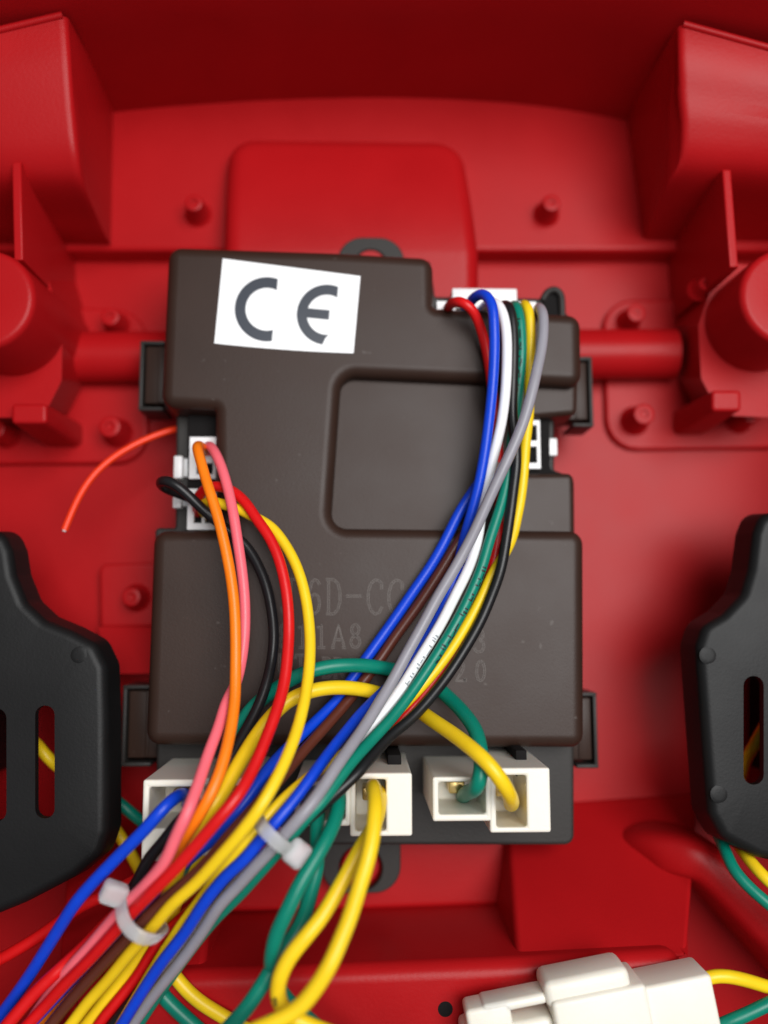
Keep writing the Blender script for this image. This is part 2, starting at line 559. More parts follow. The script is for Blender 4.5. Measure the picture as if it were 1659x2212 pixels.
# snap latches on the sides: an outstanding U loop of the tray and a tongue of the lid inside it
def latch(u0, u1, v0, v1, side, zt=21.0, thick=0.85):
    a, b = P(u0, v1, zt), P(u1, v0, zt)
    x0, x1, y0, y1 = a.x, b.x, a.y, b.y
    m = MB()
    m.add(*slab((x0, y1 - thick, zt - 11), (x1, y1, zt), 0.25))
    m.add(*slab((x0, y0, zt - 11), (x1, y0 + thick, zt), 0.25))
    if side < 0:
        m.add(*slab((x0, y0 + 0.1, zt - 11), (x0 + thick, y1 - 0.1, zt - 0.15), 0.25))
    else:
        m.add(*slab((x1 - thick, y0 + 0.1, zt - 11), (x1, y1 - 0.1, zt - 0.15), 0.25))
    lp = m.build('latch_loop', M_TRAY, box)
    t = MB()
    if side < 0:
        t.add(*slab((x0 + thick + 0.5, y0 + thick + 0.9, zt - 9), (x1 + 2, y1 - thick - 0.4, zt - 0.5), 0.4))
        t.add(*slab((x1 - 1.4, y0 + thick + 1.2, zt - 9), (x1 - 0.6, y1 - thick - 0.4, zt - 0.1), 0.2))
    else:
        t.add(*slab((x0 - 2, y0 + thick + 0.9, zt - 9), (x1 - thick - 0.5, y1 - thick - 0.4, zt - 0.5), 0.4))
        t.add(*slab((x0 + 0.6, y0 + thick + 1.2, zt - 9), (x0 + 1.4, y1 - thick - 0.4, zt - 0.1), 0.2))
    t.build('latch_tongue', M_BROWN, box)


latch(298, 356, 736, 886, -1)
latch(260, 330, 1480, 1656, -1)
latch(1238, 1279, 770, 921, 1)
latch(1246, 1289, 1496, 1660, 1)
# curved hook by the top socket
hk = [P(*q) for q in spline([(1172, 648, 24.5), (1184, 630, 25), (1200, 626, 25.3), (1211, 636, 25.3), (1214, 660, 25.2), (1214, 705, 24.5)], 6)]
link('latch_hook', *tube(hk, 0.8, 12), M_TRAY, box)
link('pocket_shade', *prism(fillet(px([(1166, 705), (1166, 655), (1184, 632), (1204, 632), (1209, 645), (1209, 705)], 22), 0.8), 12, 24.6, 0.4), M_SHADE_BLACK, box)  # solid block; the shade of the pocket is put into its colour


# mounting ears with screw holes
def ear(u0, u1, v_in, v_out, hu, hv, hr, z):
    a, b = P(u0, v_in, z), P(u1, v_out, z)
    lo, hi = min(a.y, b.y), max(a.y, b.y)
    pts = [(a.x, a.y), (a.x, b.y), (b.x, b.y), (b.x, a.y)]
    outer = fillet(pts, [0, 6.0, 6.0, 0], 10)
    if area2(outer) < 0:
        outer = outer[::-1]
    c = P(hu, hv, z)
    n = 72
    # resample the outline by angle round the hole so both rims bridge cleanly
    def ray(an):
        d = Vector((math.cos(an), math.sin(an)))
        best = 99
        for i in range(len(outer)):
            p, q = outer[i - 1], outer[i]
            e = q - p
            den = d.x * e.y - d.y * e.x
            if abs(den) < 1e-9:
                continue
            w = p - c.xy
            t = (w.x * e.y - w.y * e.x) / den
            s = (w.x * d.y - w.y * d.x) / den
            if t > 0 and -1e-6 <= s <= 1 + 1e-6:
                best = min(best, t)
        return c.xy + d * best
    rings = []
    for k, (kind, zz, off) in enumerate((('o', z - 2.6, 0), ('o', z - 0.3, 0), ('o', z, 0.3), ('h', z, 0.3), ('h', z - 0.3, 0), ('h', z - 2.6, 0), ('o', z - 2.6, 0))):
        ring = []
        for i in range(n):
            an = 2 * math.pi * i / n
            d = Vector((math.cos(an), math.sin(an)))
            q = ray(an) - d * off if kind == 'o' else c.xy + d * (hr + off)
            ring.append((q.x, q.y, zz))
        rings.append(ring)
    o = link('mounting_ear', *rings_mesh(rings, False, False), M_TRAY, box)
    rim = lathe((c.x, c.y, z - 3.2), [(hr + 0.9, 0), (hr + 0.9, 0.5), (hr * 0.4, 0.6), (0.05, 0.55)], 28)
    return c


c_top = ear(729, 873, 640, 513, 801, 572, 3.8, 19.5)
c_bot = ear(695, 866, 1790, 1929, 779, 1876, 5.0, 12.0)
link('shaded_screw_well', *lathe((c_top.x, c_top.y, 19.0 - 2.4), [(4.4, -2), (4.4, 2.3), (3.7, 2.35), (3.6, 0.6), (0.05, 0.5)], 28), M_SHADE_BLACK, box)  # cup coloured near-black so the ear hole looks deep in shade
scr = thing('screw_post', 'red moulded post seen through the lower ear of the brown box', 'post')
link('post', *lathe((c_bot.x, c_bot.y, 5), [(4.6, 0), (4.5, 4.4), (4.1, 4.9), (2.4, 5.0), (1.9, 4.2), (0.05, 4.1)], 28), M_RED, scr)

# raised outline lettering on the lid
GL = {
    'J': [[(.28, 1), (.95, 1)], [(.65, 1), (.65, .2), (.55, .05), (.35, 0), (.12, .08), (.08, .2)]],
    '6': [[(.85, .85), (.7, .97), (.5, 1), (.3, .9), (.16, .65), (.14, .35), (.25, .1), (.5, 0), (.75, .1), (.86, .32), (.75, .52), (.5, .58), (.28, .5), (.16, .36)]],
    'D': [[(.05, 1), (.5, 1), (.75, .88), (.88, .65), (.88, .35), (.75, .12), (.5, 0), (.05, 0)], [(.2, 1), (.2, 0)]],
    '-': [[(.05, .5), (.95, .5)]],
    'C': [[(.88, .72), (.88, .9), (.75, .97), (.5, 1), (.26, .88), (.12, .65), (.12, .35), (.26, .12), (.5, 0), (.75, .05), (.9, .22)]],
    '1': [[(.2, .85), (.5, 1), (.5, 0)], [(.22, 0), (.78, 0)]],
    'A': [[(.1, 0), (.5, 1), (.9, 0)], [(.24, .34), (.76, .34)], [(.0, 0), (.25, 0)], [(.75, 0), (1, 0)]],
    '8': [[(.5, .53), (.25, .65), (.2, .82), (.35, .97), (.5, 1), (.65, .97), (.8, .82), (.75, .65), (.5, .53), (.22, .4), (.14, .22), (.28, .04), (.5, 0), (.72, .04), (.86, .22), (.78, .4), (.5, .53)]],
    '3': [[(.15, .85), (.35, .98), (.6, .98), (.8, .82), (.75, .63), (.5, .53), (.78, .43), (.86, .22), (.7, .05), (.45, 0), (.2, .05), (.12, .18)]],
    'U': [[(.15, 1), (.15, .25), (.3, .04), (.5, 0), (.7, .04), (.85, .25), (.85, 1)], [(.02, 1), (.3, 1)], [(.7, 1), (.98, 1)]],
    'B': [[(.05, 1), (.55, 1), (.78, .88), (.78, .66), (.55, .54), (.2, .54)], [(.55, .54), (.85, .4), (.85, .14), (.6, 0), (.05, 0)], [(.2, 1), (.2, 0)]],
    'R': [[(.05, 1), (.55, 1), (.78, .88), (.78, .64), (.55, .52), (.2, .52)], [(.5, .52), (.85, 0), (.98, 0)], [(.2, 1), (.2, 0)], [(.05, 0), (.36, 0)]],
    'T': [[(.05, .8), (.08, 1), (.92, 1), (.95, .8)], [(.5, 1), (.5, 0)], [(.3, 0), (.7, 0)]],
    'V': [[(.1, 1), (.5, 0), (.9, 1)], [(.0, 1), (.25, 1)], [(.75, 1), (1, 1)]],
    '2': [[(.15, .8), (.3, .97), (.55, 1), (.8, .88), (.82, .68), (.6, .4), (.15, 0), (.88, 0), (.88, .15)]],
    '.': [[(.1, 0), (.25, 0), (.25, .1), (.1, .1), (.1, 0)]],
    '0': [[(.5, 1), (.28, .9), (.17, .65), (.17, .35), (.28, .1), (.5, 0), (.72, .1), (.83, .35), (.83, .65), (.72, .9), (.5, 1)]],
}


def stroke_line(m, pts, w, z, h):
    for a, b in zip(pts[:-1], pts[1:]):
        d = (b - a)
        if d.length < 1e-6:
            continue
        d.normalize()
        s = Vector((-d.y, d.x)) * w
        a2, b2 = a - d * w * 0.5, b + d * w * 0.5
        q = [a2 + s, a2 - s, b2 - s, b2 + s]
        m.add([(p.x, p.y, z) for p in q] + [(p.x, p.y, z + h) for p in q], [(4, 5, 6, 7), (0, 1, 5, 4), (1, 2, 6, 5), (2, 3, 7, 6), (3, 0, 4, 7)])


def zr(x, y):      # helper for lettering positions
    return (1000 + x * .60277) / 1.82278, (2200 + y * .60277) / 1.82278


for rows in ([('J', 225, 248, 105, 225), ('6', 395, 248, 96, 225), ('D', 520, 248, 110, 225), ('-', 652, 244, 110, 225), ('C', 790, 250, 115, 225), ('C', 925, 252, 115, 225)],
             [('8', 195, 505, 80, 150), ('1', 318, 505, 88, 150), ('1', 440, 505, 88, 150), ('A', 552, 505, 95, 150), ('8', 662, 505, 84, 150), ('3', 1472, 535, 84, 150)],
             [('U', 190, 690, 70, 125), ('T', 305, 692, 76, 125), ('B', 478, 712, 76, 125), ('R', 556, 714, 80, 125), ('2', 1345, 735, 74, 125), ('.', 1402, 735, 74, 125), ('0', 1480, 733, 76, 130)]):
    for ch, cx, cy, w, h in rows:
        m = MB()
        for st in GL[ch]:
            pts = []
            for x, y in st:
                u, v_ = zr(cx + (x - .5) * w, cy + (.5 - y) * h)
                pts.append(P(u, v_, TOP).xy)
            pts = [Vector(p) for p in pts]
            n = len(pts)
            gap = 0.20
            L, R = [], []
            for i in range(n):
                a, b = pts[max(0, i - 1)], pts[min(n - 1, i + 1)]
                d = (b - a)
                d = d.normalized() if d.length > 1e-6 else Vector((1, 0))
                s = Vector((-d.y, d.x)) * gap
                L.append(pts[i] + s)
                R.append(pts[i] - s)
            for ln in (L, R):
                stroke_line(m, ln, 0.075, TOP - 0.01, 0.09)
        m.build('raised_letter', M_LETTER, cover, False)

# ------------------------------------------------------------------ sockets with open cells
def cells(m, x0, x1, y0, y1, z0, z1, holes, floor_z):
    """a block whose top has rectangular wells; built from a grid so the wells are real"""
    xs = sorted({x0, x1} | {h[0] for h in holes} | {h[1] for h in holes})
    ys = sorted({y0, y1} | {h[2] for h in holes} | {h[3] for h in holes})
    nx, ny = len(xs), len(ys)

    def open_(i, j):
        if i < 0 or j < 0 or i >= nx - 1 or j >= ny - 1:
            return None
        cx, cy = (xs[i] + xs[i + 1]) / 2, (ys[j] + ys[j + 1]) / 2
        return any(h[0] < cx < h[1] and h[2] < cy < h[3] for h in holes)
    V, Fc, idx = [], [], {}

    def vi(p):
        k = tuple(round(c, 5) for c in p)
        if k not in idx:
            idx[k] = len(V)
            V.append(k)
        return idx[k]

    def quad(*ps):
        Fc.append(tuple(vi(p) for p in ps))
    for i in range(nx - 1):
        for j in range(ny - 1):
            a, b, c, d = xs[i], xs[i + 1], ys[j], ys[j + 1]
            z = floor_z if open_(i, j) else z1
            quad((a, c, z), (b, c, z), (b, d, z), (a, d, z))
            for (di, dj, e) in ((-1, 0, ((a, d), (a, c))), (1, 0, ((b, c), (b, d))), (0, -1, ((a, c), (b, c))), (0, 1, ((b, d), (a, d)))):
                o = open_(i + di, j + dj)
                zo = z0 if o is None else (floor_z if o else z1)
                if zo < z:
                    quad((*e[0], zo), (*e[1], zo), (*e[1], z), (*e[0], z))
    m.add(V, Fc)


def bevel_obj(o, w):
    md = o.modifiers.new('soft_edge', 'BEVEL')
    md.width = w * MM
    md.segments = 2
    md.limit_method = 'ANGLE'
    md.angle_limit = math.radians(50)
    return o


# left socket of the box (two small white plugs)
def plug(name, u0, u1, v0, v1, z0, z1, holes, label, latch_px=None, well=4.0, mat=None):
    t = thing(name, label, 'plug')
    a, b = P(u0, v1, z1), P(u1, v0, z1)
    m = MB()
    hs = []
    for h in holes:
        p, q = P(h[0], h[3], z1), P(h[1], h[2], z1)
        hs.append((p.x, q.x, p.y, q.y))
    cells(m, a.x, b.x, a.y, b.y, z0, z1, hs, z1 - well)
    bevel_obj(m.build('housing', mat or M_WHITE_PLUG, t, False), 0.25)
    for h in hs:
        link('contact', *slab((h[0] + 0.3, h[2] + 0.3, z1 - well - 0.1), (h[1] - 0.3, h[3] - 0.3, z1 - well + 0.8), 0.15), M_BRASS, t)
    for (p0, p1, q0, q1, zl) in latch_px or ():
        a, b = P(p0, q1, zl), P(p1, q0, zl)
        link('latch', *slab((a.x, a.y, zl - 5), (b.x, b.y, zl), 0.35), mat or M_WHITE_PLUG, t)
    return t


plug('wire_plug', 408, 467, 944, 1034, 22, 28, [(424, 440, 965, 985), (444, 460, 965, 985), (424, 440, 1000, 1024), (444, 460, 1000, 1024)],
     'small white plug holding the orange and pink wires', [(374, 394, 984, 1033, 26), (396, 410, 990, 1030, 25)])
plug('wire_plug', 404, 467, 1056, 1144, 22, 28, [(418, 436, 1072, 1092), (442, 458, 1072, 1092), (418, 436, 1104, 1130), (442, 458, 1104, 1130)],
     'small white plug holding the red, yellow and looped black wires', [(372, 392, 1060, 1097, 26), (394, 408, 1064, 1094, 25)])
plug('wire_plug', 1118, 1166, 908, 1012, 22, 28, [(1128, 1136, 918, 956), (1140, 1160, 918, 952), (1128, 1136, 966, 1004), (1140, 1160, 964, 1000)],
     'small white empty plug in the side notch of the box', [(1164, 1180, 944, 990, 25), (1178, 1204, 946, 984, 26)])
t = plug('wire_plug', 944, 1158, 652, 692, 22, 29, [(956 + k * 28, 974 + k * 28, 664, 686) for k in range(7)],
         'long white plug at the top notch carrying seven coloured wires', [(977, 1117, 623, 652, 29)])


# ------------------------------------------------------------------ big cream connectors in the front row
def big_connector(label, cells_px, solid_px, holes_px, zf, notch):
    t = thing('spade_connector', label, 'connector')
    holes = []
    for h in holes_px:
        p, q = P(h[0], h[3], zf), P(h[1], h[2], zf)
        holes.append((p.x, q.x, p.y, q.y))
    m = MB()
    for k, (u0, u1, v0, v1) in enumerate(cells_px):
        a, b = P(u0, v1, zf), P(u1, v0, zf)
        hs = [h for h in holes if a.x < (h[0] + h[1]) / 2 < b.x]
        cells(m, a.x, b.x, a.y, b.y, BASE - 0.5, zf - 0.12 * k, hs, zf - 15)
    bevel_obj(m.build('housing', M_NYLON, t, False), 0.45)
    for h in holes:
        cx, cy = (h[0] + h[1]) / 2, (h[2] + h[3]) / 2
        link('terminal', *slab((cx - 1.6, cy - 1.0, zf - 15.2), (cx + 1.6, cy + 1.6, zf - 9.5), 0.4), M_BRASS, t)
    if notch:
        a, b = P(notch[0], notch[3], zf - 8), P(notch[1], notch[2], zf - 8)
        link('locking_tab', *slab((a.x, a.y - 2, BASE + 1), (b.x, b.y + 0.6, zf - 10), 0.3), M_SHADE_BLACK, t)
    return t


ZF = 50.0
big_connector('cream two-cell connector with one green and one yellow arching wire', [(935, 1060, 1678, 1775), (1059, 1188, 1659, 1800)], None, [(948, 1049, 1689, 1760), (1073, 1137, 1675, 1788)], ZF, (1118, 1142, 1630, 1660))
big_connector('cream two-cell connector with a doubled yellow wire and green wires', [(636, 757, 1688, 1786), (756, 890, 1670, 1808)], None, [(648, 746, 1699, 1772), (768, 834, 1684, 1796)], ZF, (838, 868, 1640, 1668))
big_connector('pinkish white two-cell connector with blue and black wires', [(304, 428, 1684, 1862), (427, 556, 1680, 1850)], None, [(320, 417, 1700, 1790), (440, 544, 1698, 1790)], ZF, None)

# ------------------------------------------------------------------ certification sticker
st = thing('sticker', 'white sticker printed with grey CE letters on the brown lid', 'sticker')


def zs(x, y, z):
    return P((500 + x * .60277) / 1.82278, (900 + y * .60277) / 1.82278, z)


cor = [(570, 750), (1480, 815), (1525, 310), (625, 195)]
N1, N2 = 12, 6
v, f = [], []
for top in (0, 1):
    for j in range(N2 + 1):
        for i in range(N1 + 1):
            s, t_ = i / N1, j / N2
            x = (1 - t_) * ((1 - s) * cor[0][0] + s * cor[1][0]) + t_ * ((1 - s) * cor[3][0] + s * cor[2][0])
            y = (1 - t_) * ((1 - s) * cor[0][1] + s * cor[1][1]) + t_ * ((1 - s) * cor[3][1] + s * cor[2][1])
            y += 14 * (1 - t_) * 4 * s * (1 - s) * 0.6
            lift = 0.03 + 0.35 * max(0, s - 0.55) ** 2 * (1 - t_) * 4
            v.append(zs(x, y, TOP + lift + 0.09 * top))
nn = (N1 + 1) * (N2 + 1)
for j in range(N2):
    for i in range(N1):
        a = j * (N1 + 1) + i
        f.append((a + nn, a + nn + 1, a + nn + N1 + 2, a + nn + N1 + 1))
        f.append((a, a + N1 + 1, a + N1 + 2, a + 1))
edge = [i for i in range(N1 + 1)] + [(j + 1) * (N1 + 1) - 1 for j in range(1, N2 + 1)] + [N2 * (N1 + 1) + i for i in range(N1 - 1, -1, -1)] + [j * (N1 + 1) for j in range(N2 - 1, 0, -1)]
for a, b in zip(edge, edge[1:] + edge[:1]):
    f.append((a, b, b + nn, a + nn))
link('label_sheet', v, f, M_PAPER, st, True, 40)


def sheet_z(x):
    s = min(1, max(0, (x - 600) / 900))
    return TOP + 0.03 + 0.35 * max(0, s - 0.55) ** 2 * 1.6 + 0.13


def arc_letter(cx, cy, Ro, Ri, cut, bar):
    rot = math.radians(5.5)
    m = MB()

    def q(x, y):
        X, Y = cx + x * math.cos(rot) - y * math.sin(rot), cy + x * math.sin(rot) + y * math.cos(rot)
        return zs(X, Y, sheet_z(X))
    n = 40
    ao, ai = math.acos(cut / Ro), math.acos(cut / Ri)
    vv = []
    for k in range(n + 1):
        s = k / n
        to = ao + (2 * math.pi - 2 * ao) * s
        ti = ai + (2 * math.pi - 2 * ai) * s
        vv += [q(Ro * math.cos(to), Ro * math.sin(to)), q(Ri * math.cos(ti), Ri * math.sin(ti))]
    m.add(vv, [(2 * k, 2 * k + 1, 2 * k + 3, 2 * k + 2) for k in range(n)])
    if bar:
        x0 = -Ri * 1.02
        m.add([q(x0, -bar), q(15, -bar), q(15, bar), q(x0, bar)], [(0, 1, 2, 3)])
    return m.build('printed_letter', M_INK, st, False)


arc_letter(914, 527, 210, 140, 52, 0)
arc_letter(1306, 563, 197, 131, 56, 31)

# ------------------------------------------------------------------ wires
# every entry: colour, radius, points (u, v, z), label
WIRES = [
    ('orange', 1.10, [(437, 990, 25), (438, 968, 31), (425, 962, 38), (432, 990, 42), (447, 1043, 45), (468, 1108, 47), (483, 1167, 48), (497, 1236, 49), (506, 1306, 50), (509, 1375, 51), (509, 1444, 52), (507, 1514, 54), (497, 1583, 57), (480, 1653, 60), (456, 1715, 62), (428, 1764, 63), (403, 1805, 63), (375, 1850, 62), (340, 1905, 59), (290, 1960, 57), (230, 2035, 56), (150, 2130, 55), (70, 2235, 55)],
     'orange wire arching from the notch socket alongside the pink wire', 'wires of the notch plugs'),
    ('pink', 1.10, [(452, 990, 25), (446, 968, 31), (453, 962, 37), (469, 986, 41), (482, 1019, 43), (493, 1058, 44), (503, 1104, 45), (512, 1160, 45.5), (523, 1236, 46), (529, 1305, 46.5), (528, 1375, 47), (521, 1430, 48), (509, 1479, 49.5), (490, 1514, 51.5), (473, 1569, 54.5), (449, 1632, 58), (428, 1694, 62), (404, 1757, 66), (379, 1809, 68), (356, 1862, 69), (317, 1909, 69), (275, 1951, 67), (231, 2000, 65), (192, 2046, 63.5), (143, 2100, 62.5), (98, 2160, 62), (68, 2204, 62), (38, 2248, 62)],
     'salmon pink wire running from the notch socket through the cable tie', None),
    ('black', 1.10, [(440, 1098, 25), (425, 1082, 31), (374, 1062, 35), (346, 1047, 38), (346, 1038, 41), (358, 1036, 42), (383, 1049, 42), (413, 1076, 41), (440, 1102, 40), (470, 1128, 39), (505, 1155, 38.5), (534, 1181, 38.5), (553, 1212, 39), (574, 1260, 40), (587, 1319, 41), (592, 1375, 42), (587, 1427, 43), (577, 1472, 45), (560, 1521, 47), (532, 1576, 50), (508, 1618, 53), (488, 1665, 55), (455, 1730, 56), (420, 1790, 56), (370, 1860, 56), (310, 1930, 55), (240, 2010, 54), (150, 2120, 53), (60, 2235, 53)],
     'black wire with a tight loop at the notch socket', None),
    ('red', 1.12, [(427, 1112, 25), (426, 1080, 33), (440, 1058, 37), (466, 1049, 39), (490, 1054, 40), (513, 1068, 41), (535, 1091, 42.5), (556, 1124, 44), (577, 1152, 45), (598, 1194, 46), (613, 1246, 47), (622, 1305, 48), (624, 1368, 49), (620, 1430, 51), (612, 1486, 53), (594, 1545, 56), (570, 1607, 59), (543, 1668, 62), (512, 1721, 65), (470, 1771, 67), (427, 1822, 68), (379, 1877, 69), (322, 1933, 69), (288, 1968, 68), (243, 2018, 67), (194, 2072, 66), (144, 2122, 65), (94, 2177, 64), (64, 2209, 64), (30, 2247, 64)],
     'bright red wire curving down from the notch socket beside the yellow', None),
    ('yellow', 1.12, [(447, 1118, 25), (436, 1095, 31), (450, 1083, 36), (476, 1088, 38), (515, 1099, 39), (548, 1117, 40), (584, 1136, 41.5), (619, 1181, 43), (643, 1229, 44.5), (659, 1285, 46), (667, 1340, 47.5), (670, 1396, 49.5), (667, 1451, 52), (659, 1507, 55), (645, 1566, 58), (626, 1621, 61), (598, 1681, 64), (567, 1736, 66), (525, 1793, 68), (476, 1850, 69), (422, 1909, 69), (372, 1953, 69), (329, 2004, 68), (281, 2058, 67), (232, 2118, 66), (187, 2168, 66), (158, 2207, 66), (124, 2250, 66)],
     'long yellow wire sweeping from the notch socket past the sunken panel', None),
    # top plug
    ('red', 1.10, [(966, 680, 25), (968, 664, 33), (980, 653, 39), (998, 651, 42), (1020, 668, 41.5), (1036, 702, 39.5), (1047, 740, 38), (1055, 778, 37), (1062, 830, 37.5), (1072, 910, 36.5), (1078, 1000, 36), (1078, 1090, 36), (1074, 1172, 36), (1062, 1230, 36.5), (1040, 1300, 37), (1015, 1358, 37.5), (991, 1398, 38), (951, 1454, 39), (912, 1505, 40.5), (872, 1549, 42.5), (840, 1585, 44.5), (790, 1640, 49), (700, 1730, 55), (610, 1815, 57), (500, 1900, 57), (387, 1988, 57), (337, 2043, 58), (298, 2107, 59), (258, 2157, 60), (218, 2206, 60), (190, 2250, 60)],
     'red wire from the top plug partly hidden under the black one', 'wires of the top plug'),
    ('blue', 1.12, [(1003, 676, 25), (1012, 660, 33), (1022, 645, 39), (1044, 633, 43), (1062, 653, 45), (1067, 700, 45.5), (1068, 752, 45), (1064, 831, 44), (1056, 910, 43), (1045, 990, 42), (1031, 1061, 41), (1015, 1121, 40), (1003, 1165, 39), (985, 1240, 38), (954, 1322, 38), (914, 1390, 38.5), (868, 1456, 40), (820, 1502, 42), (780, 1541, 44.5), (747, 1581, 48), (715, 1621, 52), (684, 1663, 56), (642, 1721, 59), (600, 1771, 62), (555, 1824, 64), (520, 1864, 65), (496, 1884, 65), (446, 1943, 66), (397, 2018, 66), (347, 2082, 66), (298, 2157, 66), (268, 2206, 66), (240, 2250, 66)],
     'blue wire looping highest out of the top plug', None),
    ('white', 1.10, [(1036, 676, 25), (1046, 662, 33), (1060, 652, 38), (1075, 655, 41), (1086, 674, 42), (1094, 716, 42.5), (1095, 771, 42.5), (1092, 843, 42), (1084, 910, 41.5), (1070, 970, 41), (1057, 1021, 40.5), (1046, 1069, 40), (1038, 1120, 39.5), (1030, 1176, 39.5), (1011, 1231, 40), (983, 1287, 40.5), (955, 1343, 41), (927, 1390, 42), (892, 1446, 43), (860, 1497, 44.5), (820, 1549, 46.5), (784, 1597, 49), (749, 1644, 53), (705, 1700, 56), (650, 1760, 58), (580, 1840, 60), (510, 1910, 61), (450, 1980, 62), (400, 2040, 63), (350, 2115, 63), (310, 2180, 63), (270, 2250, 63)],
     'white wire with faint print in the bundle from the top plug', None),
    ('black', 1.10, [(1069, 676, 25), (1082, 664, 33), (1092, 656, 37), (1100, 661, 39), (1108, 700, 39.5), (1110, 752, 39.5), (1108, 823, 39), (1107, 900, 38.5), (1114, 955, 38.5), (1116, 1000, 38.5), (1110, 1049, 38.5), (1104, 1097, 39), (1094, 1164, 39.5), (1082, 1231, 40), (1062, 1287, 40), (1038, 1343, 40.5), (1007, 1398, 41), (971, 1454, 41.5), (935, 1501, 43), (892, 1549, 45), (840, 1593, 48), (808, 1628, 51), (780, 1662, 54), (730, 1710, 55.5), (640, 1790, 57), (520, 1890, 56.5), (400, 2000, 57), (310, 2130, 58), (245, 2212, 58), (215, 2250, 58)],
     'black wire bowing outermost in the bundle from the top plug', None),
    ('green', 1.14, [(1102, 676, 25), (1106, 664, 33), (1112, 657, 38), (1121, 675, 40.5), (1125, 710, 41), (1127, 745, 41.5), (1125, 795, 41.5), (1119, 851, 41), (1112, 899, 40.5), (1105, 950, 40), (1100, 1000, 40), (1093, 1049, 40.5), (1078, 1105, 41), (1058, 1166, 41.5), (1039, 1231, 42), (1015, 1287, 42), (987, 1343, 42.5), (959, 1390, 43), (923, 1446, 44), (888, 1497, 45.5), (848, 1549, 48), (804, 1597, 51), (761, 1644, 55), (727, 1688, 58), (695, 1732, 60.5), (663, 1764, 62.5), (630, 1803, 64), (600, 1840, 64), (568, 1876, 63.5), (520, 1930, 62), (460, 1990, 60), (390, 2080, 59), (330, 2165, 59), (275, 2250, 59)],
     'green wire with dark printed marks in the bundle from the top plug', None),
    ('yellow', 1.10, [(1135, 676, 25), (1132, 664, 33), (1130, 656, 37), (1140, 662, 40), (1146, 700, 41), (1146, 752, 41), (1143, 803, 40.5), (1143, 850, 40), (1143, 895, 39.5), (1136, 950, 39.5), (1132, 1010, 39.5), (1126, 1069, 39), (1116, 1121, 38.5), (1105, 1168, 37.5), (1085, 1205, 37), (1063, 1240, 37), (1046, 1279, 37.5), (1019, 1331, 38), (991, 1378, 38.5), (967, 1414, 39), (935, 1455, 39.5), (880, 1515, 41), (810, 1580, 44), (740, 1630, 50), (680, 1670, 54), (621, 1719, 57), (584, 1756, 60), (547, 1798, 63), (507, 1843, 65), (476, 1884, 65), (441, 1933, 64), (397, 1993, 63), (357, 2053, 63), (318, 2117, 63), (288, 2167, 63), (240, 2250, 63)],
     'yellow wire weaving under the grey one from the top plug', None),
    ('grey', 1.14, [(1168, 676, 25), (1164, 668, 33), (1163, 664, 38), (1172, 672, 41.5), (1174, 708, 43), (1170, 752, 44), (1161, 795, 45), (1148, 851, 46), (1134, 902, 46), (1114, 954, 46), (1090, 1006, 46), (1066, 1057, 45.5), (1046, 1101, 45), (1026, 1146, 44.5), (1005, 1187, 44), (983, 1227, 44), (947, 1287, 44), (915, 1347, 44.5), (880, 1410, 45.5), (848, 1470, 47), (820, 1517, 49), (785, 1573, 52), (749, 1624, 56), (721, 1664, 59), (705, 1690, 60), (663, 1748, 63), (623, 1793, 65), (581, 1840, 66), (541, 1883, 66), (515, 1912, 66), (476, 1953, 66), (436, 2013, 65), (397, 2067, 64), (357, 2117, 63), (322, 2162, 62), (260, 2250, 61)],
     'grey wire lying over the others in the bundle from the top plug', None),
    # pair coming out from under the bundle
    ('blue', 1.14, [(1060, 985, 36), (1040, 1035, 36), (1019, 1065, 36.2), (991, 1109, 36.5), (963, 1166, 37), (935, 1216, 37), (892, 1279, 37), (848, 1343, 37), (800, 1410, 37.5), (768, 1455, 38), (730, 1510, 40.5), (678, 1562, 44), (622, 1615, 49), (577, 1664, 53), (540, 1718, 56), (505, 1762, 58), (470, 1803, 59), (428, 1838, 60), (378, 1884, 59), (321, 1940, 59), (242, 2024, 59), (192, 2078, 59), (92, 2184, 59), (30, 2250, 59)],
     'blue wire running straight beside the brown one across the lid', 'pair crossing the lid'),
    ('brown', 1.12, [(1075, 1000, 36), (1050, 1070, 36), (1020, 1125, 36.2), (987, 1176, 36.5), (951, 1235, 37), (904, 1307, 37), (852, 1378, 37), (820, 1426, 37.3), (761, 1503, 39.5), (713, 1559, 43), (657, 1621, 48.5), (620, 1665, 53), (590, 1700, 57), (549, 1746, 61), (496, 1805, 65), (447, 1864, 67), (395, 1912, 68), (344, 1956, 68), (303, 1996, 68), (262, 2041, 67), (211, 2095, 66), (157, 2155, 66), (117, 2204, 66), (83, 2250, 66)],
     'brown wire running diagonally across the lid into the bundle', None),
    # arching wires of the cream connectors
    ('green', 1.46, [(1000, 1722, 36), (1004, 1716, 43), (1012, 1711, 50), (1028, 1704, 56), (1040, 1664, 57), (1038, 1620, 55), (1027, 1577, 51), (999, 1537, 46), (967, 1505, 41), (925, 1470, 37.5), (880, 1452, 37), (844, 1446, 38.5), (793, 1438, 41.5), (745, 1437, 43.5), (705, 1441, 44.5), (653, 1455, 45), (612, 1478, 44), (553, 1521, 43), (525, 1555, 45), (511, 1583, 47), (490, 1630, 51), (460, 1710, 54), (428, 1800, 56), (390, 1880, 56), (345, 1975, 54), (322, 2040, 52), (318, 2075, 51), (333, 2125, 50), (370, 2170, 49), (430, 2225, 48)],
     'thick green wire arching from the connector by the tray corner', 'arching wires of the cream connectors'),
